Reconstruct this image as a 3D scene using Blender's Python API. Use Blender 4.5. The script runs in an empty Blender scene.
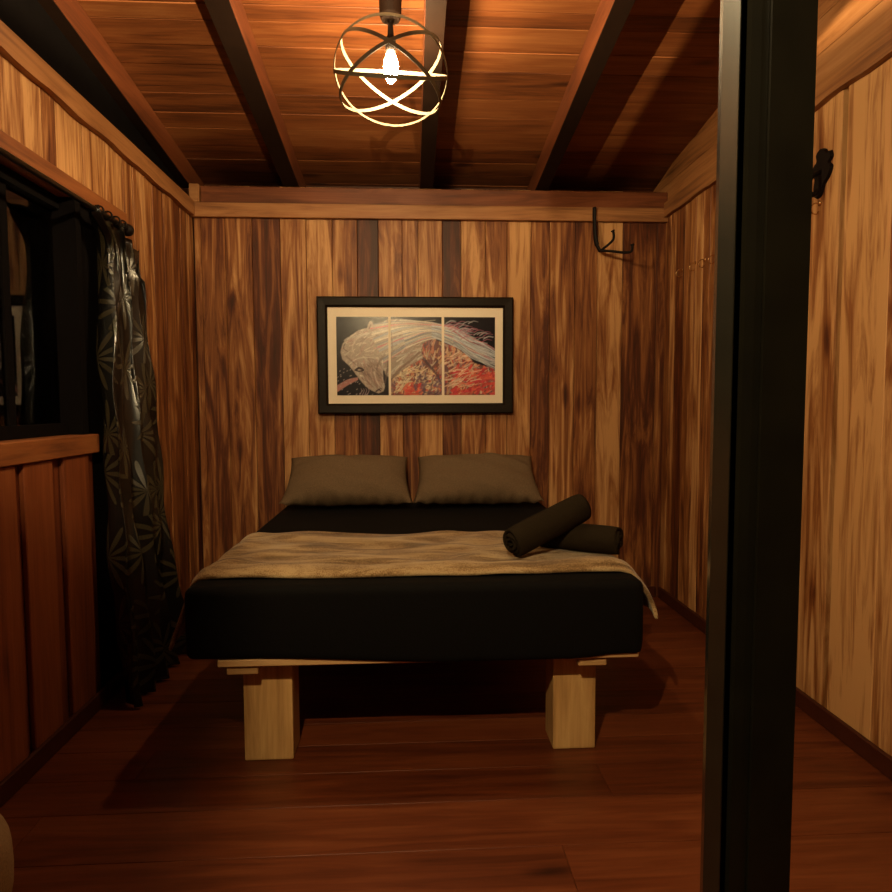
import bpy, bmesh, math, random
import numpy as np
from mathutils import Vector, Matrix

S = bpy.context.scene
COL = S.collection
PI = math.pi

# ------------------------------------------------------------------ camera
FPX = 650.0
yaw, pitch, roll = math.radians(3.08), math.radians(3.75), math.radians(0.2)
Fw = Vector((math.sin(yaw) * math.cos(pitch), math.cos(yaw) * math.cos(pitch), -math.sin(pitch)))
R0 = Vector((math.cos(yaw), -math.sin(yaw), 0)); U0 = R0.cross(Fw)
Rr = R0 * math.cos(roll) - U0 * math.sin(roll)
Ur = R0 * math.sin(roll) + U0 * math.cos(roll)
cd = bpy.data.cameras.new('camera'); cam = bpy.data.objects.new('camera', cd); COL.objects.link(cam)
m = Matrix((Rr, Ur, -Fw)).transposed().to_4x4(); m.translation = Vector((0, 0, 1.2)); cam.matrix_world = m
cd.sensor_width = 36.0; cd.lens = 36.0 * FPX / 892.0; cd.clip_start = 0.02; cd.clip_end = 60
S.camera = cam

# ------------------------------------------------------------------ view, world
S.view_settings.view_transform = 'Standard'; S.view_settings.look = 'None'
S.view_settings.exposure = 0.0; S.view_settings.gamma = 1.0; S.view_settings.use_curve_mapping = False
w = bpy.data.worlds.new('night'); S.world = w; w.use_nodes = True
w.node_tree.nodes['Background'].inputs[0].default_value = (0.25, 0.3, 0.5, 1)
w.node_tree.nodes['Background'].inputs[1].default_value = 0.0003

LAMP_COL = (1.0, 0.74, 0.39, 1)
PENDANT_STRENGTH = 930.0
PORCH_STRENGTH = 19500.0
SPOT_POWER = 800.0

# ------------------------------------------------------------------ helpers
def link(name, bm, mat, parent=None, smooth=False, loc=None):
    me = bpy.data.meshes.new(name); bm.normal_update(); bm.to_mesh(me); bm.free()
    if smooth:
        for p in me.polygons: p.use_smooth = True
    o = bpy.data.objects.new(name, me); COL.objects.link(o)
    for mm in (mat if isinstance(mat, (list, tuple)) else [mat]): me.materials.append(mm)
    if parent: o.parent = parent
    if loc: o.location = loc
    return o

def thing(name, label, cat, loc=(0, 0, 0), group=None, rot=(0, 0, 0)):
    o = bpy.data.objects.new(name, None); COL.objects.link(o); o.location = loc; o.rotation_euler = rot
    o.empty_display_size = 0.05
    return tag(o, label, cat, group)

def tag(o, label, cat, group=None):
    o['label'] = label; o['category'] = cat
    if group: o['group'] = group
    return o

def struct(o):
    o['kind'] = 'structure'; return o

def new(): return bmesh.new()

def pk_layer(bm):
    return bm.loops.layers.float_color.get('pk') or bm.loops.layers.float_color.new('pk')

def paint(bm, faces, pk):
    l = pk_layer(bm)
    for f in faces:
        for lp in f.loops: lp[l] = (pk[0], pk[1], pk[2], 1)

def box(bm, x0, x1, y0, y1, z0, z1, bev=0.0, pk=(0.5, 0.3, 0.6), seg=1, jit=0, rnd=None):
    b = bmesh.new()
    bmesh.ops.create_cube(b, size=1)
    for v in b.verts:
        v.co = Vector((x0 + (v.co.x + .5) * (x1 - x0), y0 + (v.co.y + .5) * (y1 - y0), z0 + (v.co.z + .5) * (z1 - z0)))
    if bev > 0: bmesh.ops.bevel(b, geom=b.edges[:], offset=bev, segments=seg, affect='EDGES', profile=0.6)
    paint(b, b.faces, pk)
    merge(bm, b)

def merge(bm, b, mat=None):
    pk_layer(bm); pk_layer(b)
    if mat is not None: bmesh.ops.transform(b, matrix=mat, verts=b.verts)
    me = bpy.data.meshes.new('tmp'); b.to_mesh(me); b.free()
    bm.from_mesh(me); bpy.data.meshes.remove(me)

def sweep(bm, pts, radii, seg=10, cap=True, flat=1.0, up=Vector((0, 0, 1))):
    """tube along pts with given radii"""
    pts = [Vector(p) for p in pts]; n = len(pts)
    if not isinstance(radii, (list, tuple)): radii = [radii] * n
    rings = []; prev = None
    for i, p in enumerate(pts):
        t = (pts[min(i + 1, n - 1)] - pts[max(i - 1, 0)]).normalized()
        a = prev - t * prev.dot(t) if prev is not None else up - t * up.dot(t)
        if a.length < 1e-4: a = Vector((1, 0, 0)) - t * t.x
        a.normalize(); b = t.cross(a); prev = a
        rings.append([bm.verts.new(p + (a * math.cos(2 * PI * k / seg) * flat + b * math.sin(2 * PI * k / seg)) * radii[i]) for k in range(seg)])
    for i in range(n - 1):
        for k in range(seg):
            bm.faces.new((rings[i][k], rings[i][(k + 1) % seg], rings[i + 1][(k + 1) % seg], rings[i + 1][k]))
    if cap:
        bm.faces.new(rings[0][::-1]); bm.faces.new(rings[-1])

def lathe(bm, prof, axis_o=(0, 0, 0), seg=24, mat=None):
    """profile (r,z) revolved round z"""
    b = bmesh.new(); rings = []
    for r, z in prof:
        if r < 1e-5: rings.append([b.verts.new((0, 0, z))])
        else: rings.append([b.verts.new((r * math.cos(2 * PI * k / seg), r * math.sin(2 * PI * k / seg), z)) for k in range(seg)])
    for A, B in zip(rings, rings[1:]):
        for k in range(seg):
            k2 = (k + 1) % seg
            if len(A) == 1 and len(B) == 1: continue
            if len(A) == 1: b.faces.new((A[0], B[k2], B[k]))
            elif len(B) == 1: b.faces.new((A[k], A[k2], B[0]))
            else: b.faces.new((A[k], A[k2], B[k2], B[k]))
    bmesh.ops.recalc_face_normals(b, faces=b.faces)
    M = Matrix.Translation(Vector(axis_o))
    if mat is not None: M = M @ mat
    merge(bm, b, M)

def catmull(P, n=8):
    P = [Vector(p) for p in P]; out = []
    for i in range(len(P) - 1):
        a, b, c, d = P[max(i - 1, 0)], P[i], P[i + 1], P[min(i + 2, len(P) - 1)]
        for k in range(n):
            t = k / n
            out.append(0.5 * ((2 * b) + (c - a) * t + (2 * a - 5 * b + 4 * c - d) * t * t + (3 * b - a - 3 * c + d) * t ** 3))
    out.append(P[-1]); return out

# ------------------------------------------------------------------ materials
class NT:
    def __init__(s, name):
        s.m = bpy.data.materials.new(name); s.m.use_nodes = True
        s.t = s.m.node_tree; s.bsdf = s.t.nodes['Principled BSDF']
    def n(s, typ, **kw):
        nd = s.t.nodes.new(typ)
        for k, v in kw.items():
            if k.startswith('i_'):
                key = k[2:]; key = int(key) if key.isdigit() else key.replace('_', ' ')
                nd.inputs[key].default_value = v
            else: setattr(nd, k, v)
        return nd
    def l(s, a, b): s.t.links.new(a, b)
    def math(s, op, a, b=None, c=None):
        nd = s.n('ShaderNodeMath', operation=op)
        for i, v in enumerate((a, b, c)):
            if v is None: continue
            if isinstance(v, (int, float)): nd.inputs[i].default_value = v
            else: s.l(v, nd.inputs[i])
        return nd.outputs[0]
    def ramp(s, fac, stops):
        r = s.n('ShaderNodeValToRGB'); s.l(fac, r.inputs[0]); e = r.color_ramp.elements
        while len(e) > 1: e.remove(e[-1])
        e[0].position = stops[0][0]; e[0].color = (*stops[0][1], 1)
        for p, c in stops[1:]:
            q = e.new(p); q.color = (*c, 1)
        return r.outputs[0]

def wood(name, dark, mid, light, axis='z', fine=60, rough=0.55, spec=0.35, toned=True, knots=0.5, bump=0.25, figure=1.0, stain=1.0):
    """dark/mid/light albedos; grain runs along axis; per-board tone and offset come from the 'pk' attribute"""
    a = NT(name)
    tc = a.n('ShaderNodeTexCoord'); at = a.n('ShaderNodeAttribute', attribute_name='pk')
    sep = a.n('ShaderNodeSeparateColor'); a.l(at.outputs['Color'], sep.inputs[0])
    tone, r1, r2 = sep.outputs
    off = a.n('ShaderNodeCombineXYZ'); a.l(a.math('MULTIPLY', r1, 37.0), off.inputs[0]); a.l(a.math('MULTIPLY', r2, 53.0), off.inputs[1]); a.l(a.math('MULTIPLY', r1, 71.0), off.inputs[2])
    add = a.n('ShaderNodeVectorMath', operation='ADD'); a.l(tc.outputs['Object'], add.inputs[0]); a.l(off.outputs[0], add.inputs[1])
    def sc(al, ac):
        mp = a.n('ShaderNodeMapping'); v = {'x': (al, ac, ac), 'y': (ac, al, ac), 'z': (ac, ac, al)}[axis]
        mp.inputs['Scale'].default_value = v; a.l(add.outputs[0], mp.inputs['Vector']); return mp.outputs[0]
    fig = a.n('ShaderNodeTexNoise', i_Scale=1.0, i_Detail=6.0, i_Roughness=0.62, i_Distortion=1.6); a.l(sc(1.3, 15), fig.inputs['Vector'])
    fin = a.n('ShaderNodeTexNoise', i_Scale=1.0, i_Detail=3.0, i_Roughness=0.6, i_Distortion=0.3); a.l(sc(3.0, fine * 1.6), fin.inputs['Vector'])
    big = a.n('ShaderNodeTexNoise', i_Scale=1.0, i_Detail=2.0, i_Roughness=0.5, i_Distortion=0.6); a.l(sc(1.1, 4.5), big.inputs['Vector'])
    kn = a.n('ShaderNodeTexVoronoi', i_Scale=1.0); kn.feature = 'F1'; a.l(sc(1.6, 5.0), kn.inputs['Vector'])
    kf = a.math('SMOOTH_MIN', a.math('MULTIPLY', kn.outputs['Distance'], 6.5), 1.0, 0.3)      # 0 at a knot
    v = a.math('ADD', a.math('MULTIPLY', a.math('SUBTRACT', fig.outputs[0], 0.5), 1.35 * figure), a.math('MULTIPLY', a.math('SUBTRACT', fin.outputs[0], 0.5), 0.45))
    v = a.math('ADD', v, a.math('MULTIPLY', a.math('SUBTRACT', big.outputs[0], 0.5), 0.7 * stain))
    v = a.math('ADD', v, tone if toned else 0.5)
    v = a.math('SUBTRACT', v, a.math('MULTIPLY', a.math('SUBTRACT', 1.0, kf), knots))
    colr = a.ramp(v, [(0.0, tuple(c * 0.45 for c in dark)), (0.25, dark), (0.55, mid), (0.9, light)])
    a.l(colr, a.bsdf.inputs['Base Color'])
    a.bsdf.inputs['Roughness'].default_value = rough; a.bsdf.inputs['Specular IOR Level'].default_value = spec
    bp = a.n('ShaderNodeBump', i_Strength=bump, i_Distance=0.002); a.l(a.math('ADD', fin.outputs[0], fig.outputs[0]), bp.inputs['Height']); a.l(bp.outputs[0], a.bsdf.inputs['Normal'])
    return a.m

def plain(name, col, rough=0.5, metal=0.0, spec=0.5, noise=0.15, scale=20, bump=0.0, sheen=0.0, coat=0.0):
    a = NT(name); tc = a.n('ShaderNodeTexCoord')
    nz = a.n('ShaderNodeTexNoise', i_Scale=float(scale), i_Detail=4.0); a.l(tc.outputs['Object'], nz.inputs['Vector'])
    c = a.ramp(nz.outputs[0], [(0.25, tuple(x * (1 - noise) for x in col)), (0.75, tuple(min(1, x * (1 + noise)) for x in col))])
    a.l(c, a.bsdf.inputs['Base Color']); a.bsdf.inputs['Roughness'].default_value = rough; a.bsdf.inputs['Metallic'].default_value = metal
    a.bsdf.inputs['Specular IOR Level'].default_value = spec; a.bsdf.inputs['Sheen Weight'].default_value = sheen; a.bsdf.inputs['Coat Weight'].default_value = coat
    if bump:
        bp = a.n('ShaderNodeBump', i_Strength=bump, i_Distance=0.004); a.l(nz.outputs[0], bp.inputs['Height']); a.l(bp.outputs[0], a.bsdf.inputs['Normal'])
    return a.m

M_wall = wood('wall_boards', (.095, .022, .0055), (.26, .095, .026), (.55, .29, .115), 'z', figure=1.3)
M_trim_x = wood('trim_along_x', (.16, .06, .02), (.31, .13, .045), (.42, .20, .075), 'x')
M_trim_y = wood('trim_along_y', (.16, .06, .02), (.29, .12, .04), (.38, .17, .06), 'y')
M_red_x = wood('red_board', (.09, .025, .008), (.17, .048, .015), (.23, .075, .025), 'x')
M_red_z = wood('red_upright_board', (.10, .022, .006), (.20, .050, .013), (.28, .085, .026), 'z', figure=.6)
M_red_y = wood('red_rail', (.12, .035, .010), (.24, .075, .02), (.32, .12, .035), 'y', figure=.6)
M_ceil = wood('ceiling_boards', (.072, .020, .006), (.175, .052, .014), (.265, .098, .030), 'x', figure=.7, knots=.7, rough=.5)
M_gable = wood('gable_boards', (.16, .06, .02), (.36, .15, .05), (.46, .22, .09), 'y', figure=.7)
M_raft = wood('rafter_red', (.07, .018, .006), (.14, .036, .010), (.20, .058, .018), 'y', figure=.6)
M_rblack = plain('near_black_matte', (.014, .006, .003), .7, spec=.12)
M_floor = wood('floor_laminate', (.065, .014, .004), (.122, .0285, .0085), (.185, .052, .017), 'x', figure=.75, stain=.7, rough=.42, spec=.3, knots=.35, bump=.1, fine=40)
M_base = plain('baseboard_dark', (.05, .011, .004), .5, spec=.25)
M_bed = wood('pale_bed_timber', (.28, .14, .045), (.48, .275, .10), (.66, .42, .17), 'z', figure=.7, knots=.2)
M_bedx = wood('pale_bed_board', (.34, .19, .07), (.50, .30, .13), (.62, .40, .19), 'x', figure=.5, knots=.1)
M_black = plain('black_paint', (.004, .0033, .0016), .35, spec=.35, noise=.3)
M_nearblack = plain('near_black_panel', (.004, .003, .003), .8, spec=.05)
M_iron = plain('black_iron', (.006, .003, .002), .6, metal=.0, spec=.15)
M_brass = plain('brass', (.75, .50, .25), .25, metal=1.0)
M_sheet = plain('black_sheet', (.0014, .0010, .0008), .85, spec=.15, scale=180, bump=.2)
M_towel = plain('dark_towel', (.020, .0135, .0065), .95, spec=.1, scale=350, noise=.4, bump=.9, sheen=.0)
M_pillow = plain('taupe_pillowcase', (.15, .10, .058), .9, spec=.15, scale=260, noise=.35, bump=.8, sheen=.0)
M_tan = plain('tan_upholstery', (.32, .22, .12), .9, spec=.1, scale=200, bump=.4)
M_strap = plain('bronze_strap', (.10, .075, .045), .5, metal=.0, spec=.5)
M_mat = plain('cream_mat', (.86, .76, .62), .8, spec=.2, noise=.03, scale=200)
M_frame = plain('black_picture_frame', (.010, .0055, .002), .45, spec=.15, noise=.4, scale=60)

# throw blanket: mottled short fleece
a = NT('fleece_throw'); tc = a.n('ShaderNodeTexCoord')
mp = a.n('ShaderNodeMapping'); mp.inputs['Scale'].default_value = (2.6, 9, 5); a.l(tc.outputs['Object'], mp.inputs[0])
n1 = a.n('ShaderNodeTexNoise', i_Scale=1.3, i_Detail=5.0, i_Roughness=.62, i_Distortion=1.2); a.l(mp.outputs[0], n1.inputs['Vector'])
n2 = a.n('ShaderNodeTexNoise', i_Scale=260.0, i_Detail=2.0); a.l(tc.outputs['Object'], n2.inputs['Vector'])
v = a.math('ADD', n1.outputs[0], a.math('MULTIPLY', a.math('SUBTRACT', n2.outputs[0], .5), .5))
a.l(a.ramp(v, [(.34, (.10, .055, .02)), (.47, (.24, .145, .062)), (.62, (.44, .31, .16))]), a.bsdf.inputs['Base Color'])
a.bsdf.inputs['Roughness'].default_value = .9; a.bsdf.inputs['Sheen Weight'].default_value = .2; a.bsdf.inputs['Specular IOR Level'].default_value = .1
bp = a.n('ShaderNodeBump', i_Strength=.7, i_Distance=.006); a.l(v, bp.inputs['Height']); a.l(bp.outputs[0], a.bsdf.inputs['Normal'])
M_throw = a.m

# curtain: black satin with embossed palm-leaf rosettes
a = NT('leaf_pattern_curtain'); uv = a.n('ShaderNodeUVMap')
vo = a.n('ShaderNodeTexVoronoi', i_Scale=4.2, i_Randomness=.75); vo.voronoi_dimensions = '2D'; a.l(uv.outputs[0], vo.inputs['Vector'])
sub = a.n('ShaderNodeVectorMath', operation='SUBTRACT'); a.l(uv.outputs[0], sub.inputs[0]); a.l(vo.outputs['Position'], sub.inputs[1])
sx = a.n('ShaderNodeSeparateXYZ'); a.l(sub.outputs[0], sx.inputs[0])
sc_ = a.n('ShaderNodeSeparateColor'); a.l(vo.outputs['Color'], sc_.inputs[0])
ang = a.math('ARCTAN2', sx.outputs[1], sx.outputs[0])
ray_ = a.math('SINE', a.math('MULTIPLY_ADD', ang, 11.0, a.math('MULTIPLY', sc_.outputs[0], 6.0)))
rad = a.math('MULTIPLY', vo.outputs['Distance'], 1.0)
leaf = a.math('MULTIPLY', a.math('GREATER_THAN', ray_, a.math('MULTIPLY_ADD', rad, 3.4, -.9)), a.math('LESS_THAN', rad, .62))
vein = a.math('ADD', a.math('MULTIPLY', a.math('SINE', a.math('MULTIPLY', rad, 160.0)), .12), .85)
lf = a.math('MULTIPLY', leaf, vein)
a.l(a.ramp(lf, [(0, (.004, .0032, .0025)), (1, (.034, .026, .013))]), a.bsdf.inputs['Base Color'])
a.bsdf.inputs['Roughness'].default_value = .27; a.bsdf.inputs['Specular IOR Level'].default_value = .55
bp = a.n('ShaderNodeBump', i_Strength=.5, i_Distance=.004); a.l(lf, bp.inputs['Height']); a.l(bp.outputs[0], a.bsdf.inputs['Normal'])
M_curt = a.m

# window glass
a = NT('window_glass'); a.t.nodes.remove(a.bsdf)
tr = a.n('ShaderNodeBsdfTransparent'); gl = a.n('ShaderNodeBsdfGlossy', i_Roughness=0.02); fr = a.n('ShaderNodeFresnel', i_IOR=1.62)
mx = a.n('ShaderNodeMixShader'); a.l(fr.outputs[0], mx.inputs[0]); a.l(tr.outputs[0], mx.inputs[1]); a.l(gl.outputs[0], mx.inputs[2])
a.l(mx.outputs[0], a.t.nodes['Material Output'].inputs[0]); M_glass = a.m

def emit(name, col, s):
    a = NT(name); a.t.nodes.remove(a.bsdf); e = a.n('ShaderNodeEmission'); e.inputs[0].default_value = col; e.inputs[1].default_value = s
    a.l(e.outputs[0], a.t.nodes['Material Output'].inputs[0]); return a.m
M_bulb = emit('pendant_bulb_glow', LAMP_COL, PENDANT_STRENGTH)
M_bulb2 = emit('doorway_bulb_glow', LAMP_COL, PORCH_STRENGTH)

# ------------------------------------------------------------------ room dimensions
XL, XR, YB, YF = -1.25, 1.53, 3.886, -0.5
def zu(y): return 2.94 - 0.126 * y        # underside of rafters
def zc(y): return zu(y) + 0.13            # ceiling boards
rnd = random.Random(7)

# ---- floor
bm = new(); y = YF
edges = [YF, -.3, -.08, .14, .36, .58, .80, 1.02, 1.24, 1.46, 1.673, 1.884, 2.06, 2.234, 2.391, 2.6, 2.82, 3.04, 3.26, 3.48, 3.70, 3.95]
for i, (y0, y1) in enumerate(zip(edges, edges[1:])):
    xs = [XL - .2] + sorted(rnd.uniform(XL, XR) for _ in range(1)) + [XR + .2]
    for x0, x1 in zip(xs, xs[1:]):
        box(bm, x0 + .0006, x1 - .0006, y0 + .001, y1 - .001, -.03, 0, .0005, (.5 + rnd.uniform(-.11, .11), rnd.random(), rnd.random()))
struct(link('floor', bm, M_floor))

# ---- back wall of upright boards
bx = [-1.239, -1.2, -1.064, -.91, -.75, -.601, -.451, -.306, -.184, -.045, .049, .19, .302, .444, .574, .717, .831, .981, 1.119, 1.27, 1.477, 1.545]
tn = [.52, .46, .54, .38, .62, .76, .60, .14, .66, .48, .78, .30, .66, .58, .80, .40, .58, .44, .80, .34, .38]
bm = new()
for i, (x0, x1) in enumerate(zip(bx, bx[1:])):
    d = rnd.uniform(0, .005)
    box(bm, x0 + .0012, x1 - .0012, YB - d, YB + .03, 0, 2.45, .0022, (tn[i] - .04, rnd.random(), rnd.random()))
box(bm, XL - .15, XR + .15, YB + .031, YB + .06, 0, 2.45, 0, (.0, .3, .3))
struct(link('wall_back', bm, M_wall))

# ---- right wall
def ywall(bm, X, side, spans, z0, z1fn, tones, gap=.0015, depth=.03):
    for i, (y0, y1) in enumerate(spans):
        d = rnd.uniform(0, .005) * side
        xa, xb = (X - d, X + side * depth)
        box(bm, min(xa, xb), max(xa, xb), y0 + gap, y1 - gap, z0, z1fn, .0022, (tones[i % len(tones)], rnd.random(), rnd.random()))
ry = [YF, -.32, -.15, .02, .19, .36, .53, .70, .86, 1.02, 1.19, 1.35, 1.52, 1.69, 1.86, 2.03, 2.285, 2.50, 2.66, 2.82, 2.93, 3.04, 3.18, 3.291, 3.37, 3.46, 3.60, 3.724, 3.80, 3.90]
rt = [.62] * 14 + [.66, .84, .74, .6, .5, .66, .52, .80, .52, .44, .74, .50, .30, .60, .48]
bm = new(); ywall(bm, XR, 1, [(a_, b_ - (.024 if abs(b_ - 2.285) < 1e-4 else 0)) for a_, b_ in zip(ry, ry[1:])], 0, 2.365, rt)
box(bm, XR + .031, XR + .06, YF, 3.95, 0, 2.42, 0, (.0, .3, .3))
struct(link('wall_right', bm, M_wall))
# horizontal boards of the gable above the right wall
bm = new(); zz = 2.367
while zz < 3.15:
    ya, yb = YF, min(4.1, (3.07 - zz - .02) / .126)
    z1 = min(zz + .13, 3.2)
    if yb > ya + .1:
        b = bmesh.new(); vs = []
        yb2 = max(ya + .05, min(4.1, (3.07 - z1 - .0) / .126))
        for xx in (XR + .004, XR + .03):
            vs.append([b.verts.new(p) for p in ((xx, ya, zz), (xx, yb + .15, zz), (xx, yb2 + .15, z1 - .002), (xx, ya, z1 - .002))])
        b.faces.new(vs[0][::-1]); b.faces.new(vs[1])
        for k in range(4): b.faces.new((vs[0][k], vs[0][(k + 1) % 4], vs[1][(k + 1) % 4], vs[1][k]))
        bmesh.ops.recalc_face_normals(b, faces=b.faces)
        paint(b, b.faces, (.6 + rnd.uniform(-.08, .08), rnd.random(), rnd.random())); merge(bm, b)
    zz += .13
struct(link('wall_right_gable', bm, M_gable))

# ---- left wall: boards beyond the window, above it and the low boarded panel under it
bm = new()
ly = [2.98, 3.08, 3.18, 3.303, 3.435, 3.579, 3.687, 3.78, 3.836, 3.90]
lt = [.60, .64, .56, .40, .50, .34, .42, .56, .40]
ywall(bm, XL, -1, list(zip(ly, ly[1:])), 0, 2.30, lt)
hy = [YF, 0, .3, .6, .9, 1.2, 1.5, 1.75, 1.93, 2.129, 2.354, 2.44, 2.628, 2.821, 2.98]
ht = [.6, .7, .66, .72, .6, .7, .66, .7, .72, .66, .56, .76, .70, .64]
ywall(bm, XL, -1, list(zip(hy, hy[1:])), 2.02, 2.30, ht)
struct(link('wall_left', bm, M_wall))
bm = new()
pan = [(YF, -.2), (-.2, .1), (.1, .4), (.4, .7), (.7, 1.0), (1.0, 1.3), (1.3, 1.6), (1.6, 1.85), (1.85, 2.108), (2.150, 2.32), (2.391, 2.572)]
for i, (y0, y1) in enumerate(pan):
    box(bm, XL - .012, XL + .006, y0, y1, .0, 1.01, .003, (.52 + rnd.uniform(-.08, .1), rnd.random(), rnd.random()))
box(bm, XL - .035, XL - .013, YF, 2.64, 0, 1.01, 0, (.36, .4, .2))
struct(link('wall_left_panel', bm, M_red_z))
bm = new(); box(bm, XL - .05, XL - .02, 2.601, 2.979, 0, 1.974); struct(link('wall_left_recess', bm, M_nearblack))
bm = new(); box(bm, XL - .10, XL + .018, YF, 2.64, 1.011, 1.085, .004, (.55, .2, .7)); struct(link('trim_1', bm, M_red_y))
bm = new(); box(bm, XL - .10, XL + .014, YF, 2.98, 1.975, 2.035, .003, (.5, .7, .2)); struct(link('trim_2', bm, M_red_y))
# gable panel above the left wall, its shade put into a near-black colour
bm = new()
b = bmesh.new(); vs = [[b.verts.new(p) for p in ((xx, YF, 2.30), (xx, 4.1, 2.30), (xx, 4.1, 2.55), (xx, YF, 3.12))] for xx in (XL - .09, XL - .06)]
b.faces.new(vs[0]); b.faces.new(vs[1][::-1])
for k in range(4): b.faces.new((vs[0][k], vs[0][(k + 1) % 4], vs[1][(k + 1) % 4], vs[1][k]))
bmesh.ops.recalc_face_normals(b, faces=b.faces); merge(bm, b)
struct(link('wall_left_gable', bm, M_nearblack))

# ---- window in the left wall: frame, mullions, glass (night outside)
win = thing('window_1', 'x', 'x'); del win['label']; del win['category']; struct(win)
bm = new(); GX = -1.34
box(bm, GX - .03, GX + .03, YF, 2.60, 1.086, 1.13); box(bm, GX - .03, GX + .03, YF, 2.60, 1.93, 1.974)
box(bm, GX - .03, XL - .002, 2.56, 2.60, 1.086, 1.974)
link('window_frame', bm, M_nearblack, win)
bm = new()
for ym in (1.05, 1.65, 2.25):
    bm = new(); box(bm, GX - .02, GX + .012, ym - .018, ym + .018, 1.1305, 1.9295); link('mullion', bm, M_nearblack, win)
bm = new(); box(bm, GX - .003, GX + .003, YF, 2.56, 1.10, 1.96); link('pane', bm, M_glass, win)

# ---- ceiling boards and rafters
bm = new()
cy = [-.5, -.33, -.17, 0, .17, .33, .5, .67, .84, 1.0, 1.17, 1.34, 1.5, 1.67, 1.84, 2.0, 2.17, 2.33, 2.49, 2.65, 2.74, 2.89, 3.02, 3.23, 3.39, 3.53, 3.70, 3.85, 4.0, 4.13, 4.3]
for y0, y1 in zip(cy, cy[1:]):
    xs = [XL - .3] + sorted(rnd.choice([-.68, .10, .77]) for _ in range(1)) + [XR + .1]
    for x0, x1 in zip(xs, xs[1:]):
        b = bmesh.new(); bmesh.ops.create_cube(b, size=1)
        for v_ in b.verts:
            yy = y0 + .0015 + (v_.co.y + .5) * (y1 - y0 - .003)
            v_.co = Vector((x0 + (v_.co.x + .5) * (x1 - x0 - .002), yy, zc(yy) + (v_.co.z + .5) * .02))
        dz = rnd.uniform(0, .004)
        for v_ in b.verts: v_.co.z += dz
        bmesh.ops.bevel(b, geom=b.edges[:], offset=.0015, segments=1, affect='EDGES')
        paint(b, b.faces, (.52 + rnd.uniform(-.14, .14), rnd.random(), rnd.random())); merge(bm, b)
b = bmesh.new(); bmesh.ops.create_cube(b, size=1)
for v_ in b.verts:
    yy = YF + (v_.co.y + .5) * (4.3 - YF); v_.co = Vector((XL - .3 + (v_.co.x + .5) * (XR - XL + .4), yy, zc(yy) + .03 + (v_.co.z + .5) * .01))
paint(b, b.faces, (0, 0, 0)); merge(bm, b)
struct(link('ceiling', bm, M_ceil))

def slope_box(bm, x0, x1, y0, y1, f0, f1, pk=(.5, .5, .5), bev=0.002):
    b = bmesh.new(); bmesh.ops.create_cube(b, size=1)
    for v_ in b.verts:
        yy = y0 + (v_.co.y + .5) * (y1 - y0); z0, z1 = f0(yy), f1(yy)
        v_.co = Vector((x0 + (v_.co.x + .5) * (x1 - x0), yy, z0 + (v_.co.z + .5) * (z1 - z0)))
    if bev: bmesh.ops.bevel(b, geom=b.edges[:], offset=bev, segments=1, affect='EDGES')
    paint(b, b.faces, pk); merge(bm, b)

def rafter(xa, xb, label, n):
    r = thing('rafter', label, 'rafter', ((xa + xb) / 2, 1.8, zu(1.8)), 'sloping ceiling rafters')
    bm = new(); slope_box(bm, xa, xb, YF, 4.25, lambda y: zu(y) + .0045, zc, (.5, rnd.random(), rnd.random()))
    o = link('beam', bm, M_raft, r); o.location = -r.location
    bm = new(); slope_box(bm, xa + .001, xb - .001, YF, 4.25, zu, lambda y: zu(y) + .004, bev=0)  # thin near-black strip along the rafter's underside
    o = link('underside_strip', bm, M_rblack, r); o.location = -r.location; o['label'] = 'black underside of the rafter'
rafter(-1.335, -1.255, 'reddish ceiling rafter running along the top of the left wall above the curtain', 0)
rafter(-.725, -.635, 'dark-bottomed ceiling rafter to the left of the globe pendant lamp', 1)
rafter(.062, .139, 'dark-bottomed ceiling rafter passing just behind the globe pendant lamp', 2)
rafter(.740, .815, 'reddish ceiling rafter to the right of the pendant, above the black iron hook', 3)

# closing board behind the rafters
bm = new(); box(bm, XL - .3, XR + .1, 4.16, 4.18, 2.40, 2.62, 0, (.2, .2, .2)); struct(link('trim_3', bm, M_red_x))

# ---- wall-top trim
bm = new(); box(bm, XL + .0, XR, YB - .035, YB - .006, 2.268, 2.348, .003, (.58, .1, .5)); struct(link('trim_4', bm, M_trim_x))
bm = new(); box(bm, XL + .06, XR, YB - .022, YB + .03, 2.3485, 2.442, .003, (.48, .6, .5)); struct(link('trim_5', bm, M_red_x))
bm = new(); box(bm, XL + .001, XL + .055, YB - .04, YB - .001, 2.3485, 2.45, .003, (.62, .6, .1)); struct(link('trim_6', bm, M_trim_x))
def wavy_rail(name, x0, x1, z0, z1, mat, seed):
    """rail with a gently uneven waney lower edge"""
    r_ = random.Random(seed); b = bmesh.new(); n = 90; cols = []
    ph = [r_.uniform(0, 6) for _ in range(4)]
    for i in range(n + 1):
        yy = YF + (YB - .036 - YF) * i / n
        dz = .003 * math.sin(yy * 9 + ph[0]) * (1 if math.sin(yy * 3.1 + ph[1]) > -.2 else .2) + .003 * math.copysign(abs(math.sin(yy * 17 + ph[2])) ** .4, math.sin(yy * 17 + ph[2]))
        cols.append([b.verts.new((x, yy, z)) for x, z in ((x0, z0 + dz), (x1, z0 + dz), (x1, z1), (x0, z1))])
    for A, B in zip(cols, cols[1:]):
        for k in range(4): b.faces.new((A[k], A[(k + 1) % 4], B[(k + 1) % 4], B[k]))
    b.faces.new(cols[0]); b.faces.new(cols[-1][::-1]); bmesh.ops.recalc_face_normals(b, faces=b.faces)
    paint(b, b.faces, (.5, r_.random(), r_.random())); bm = new(); merge(bm, b)
    return struct(link(name, bm, mat))
wavy_rail('trim_7', XL - .05, XL + .03, 2.272, 2.352, M_trim_y, 1)
wavy_rail('trim_8', XR - .028, XR + .003, 2.292, 2.375, M_trim_y, 2)
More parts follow.
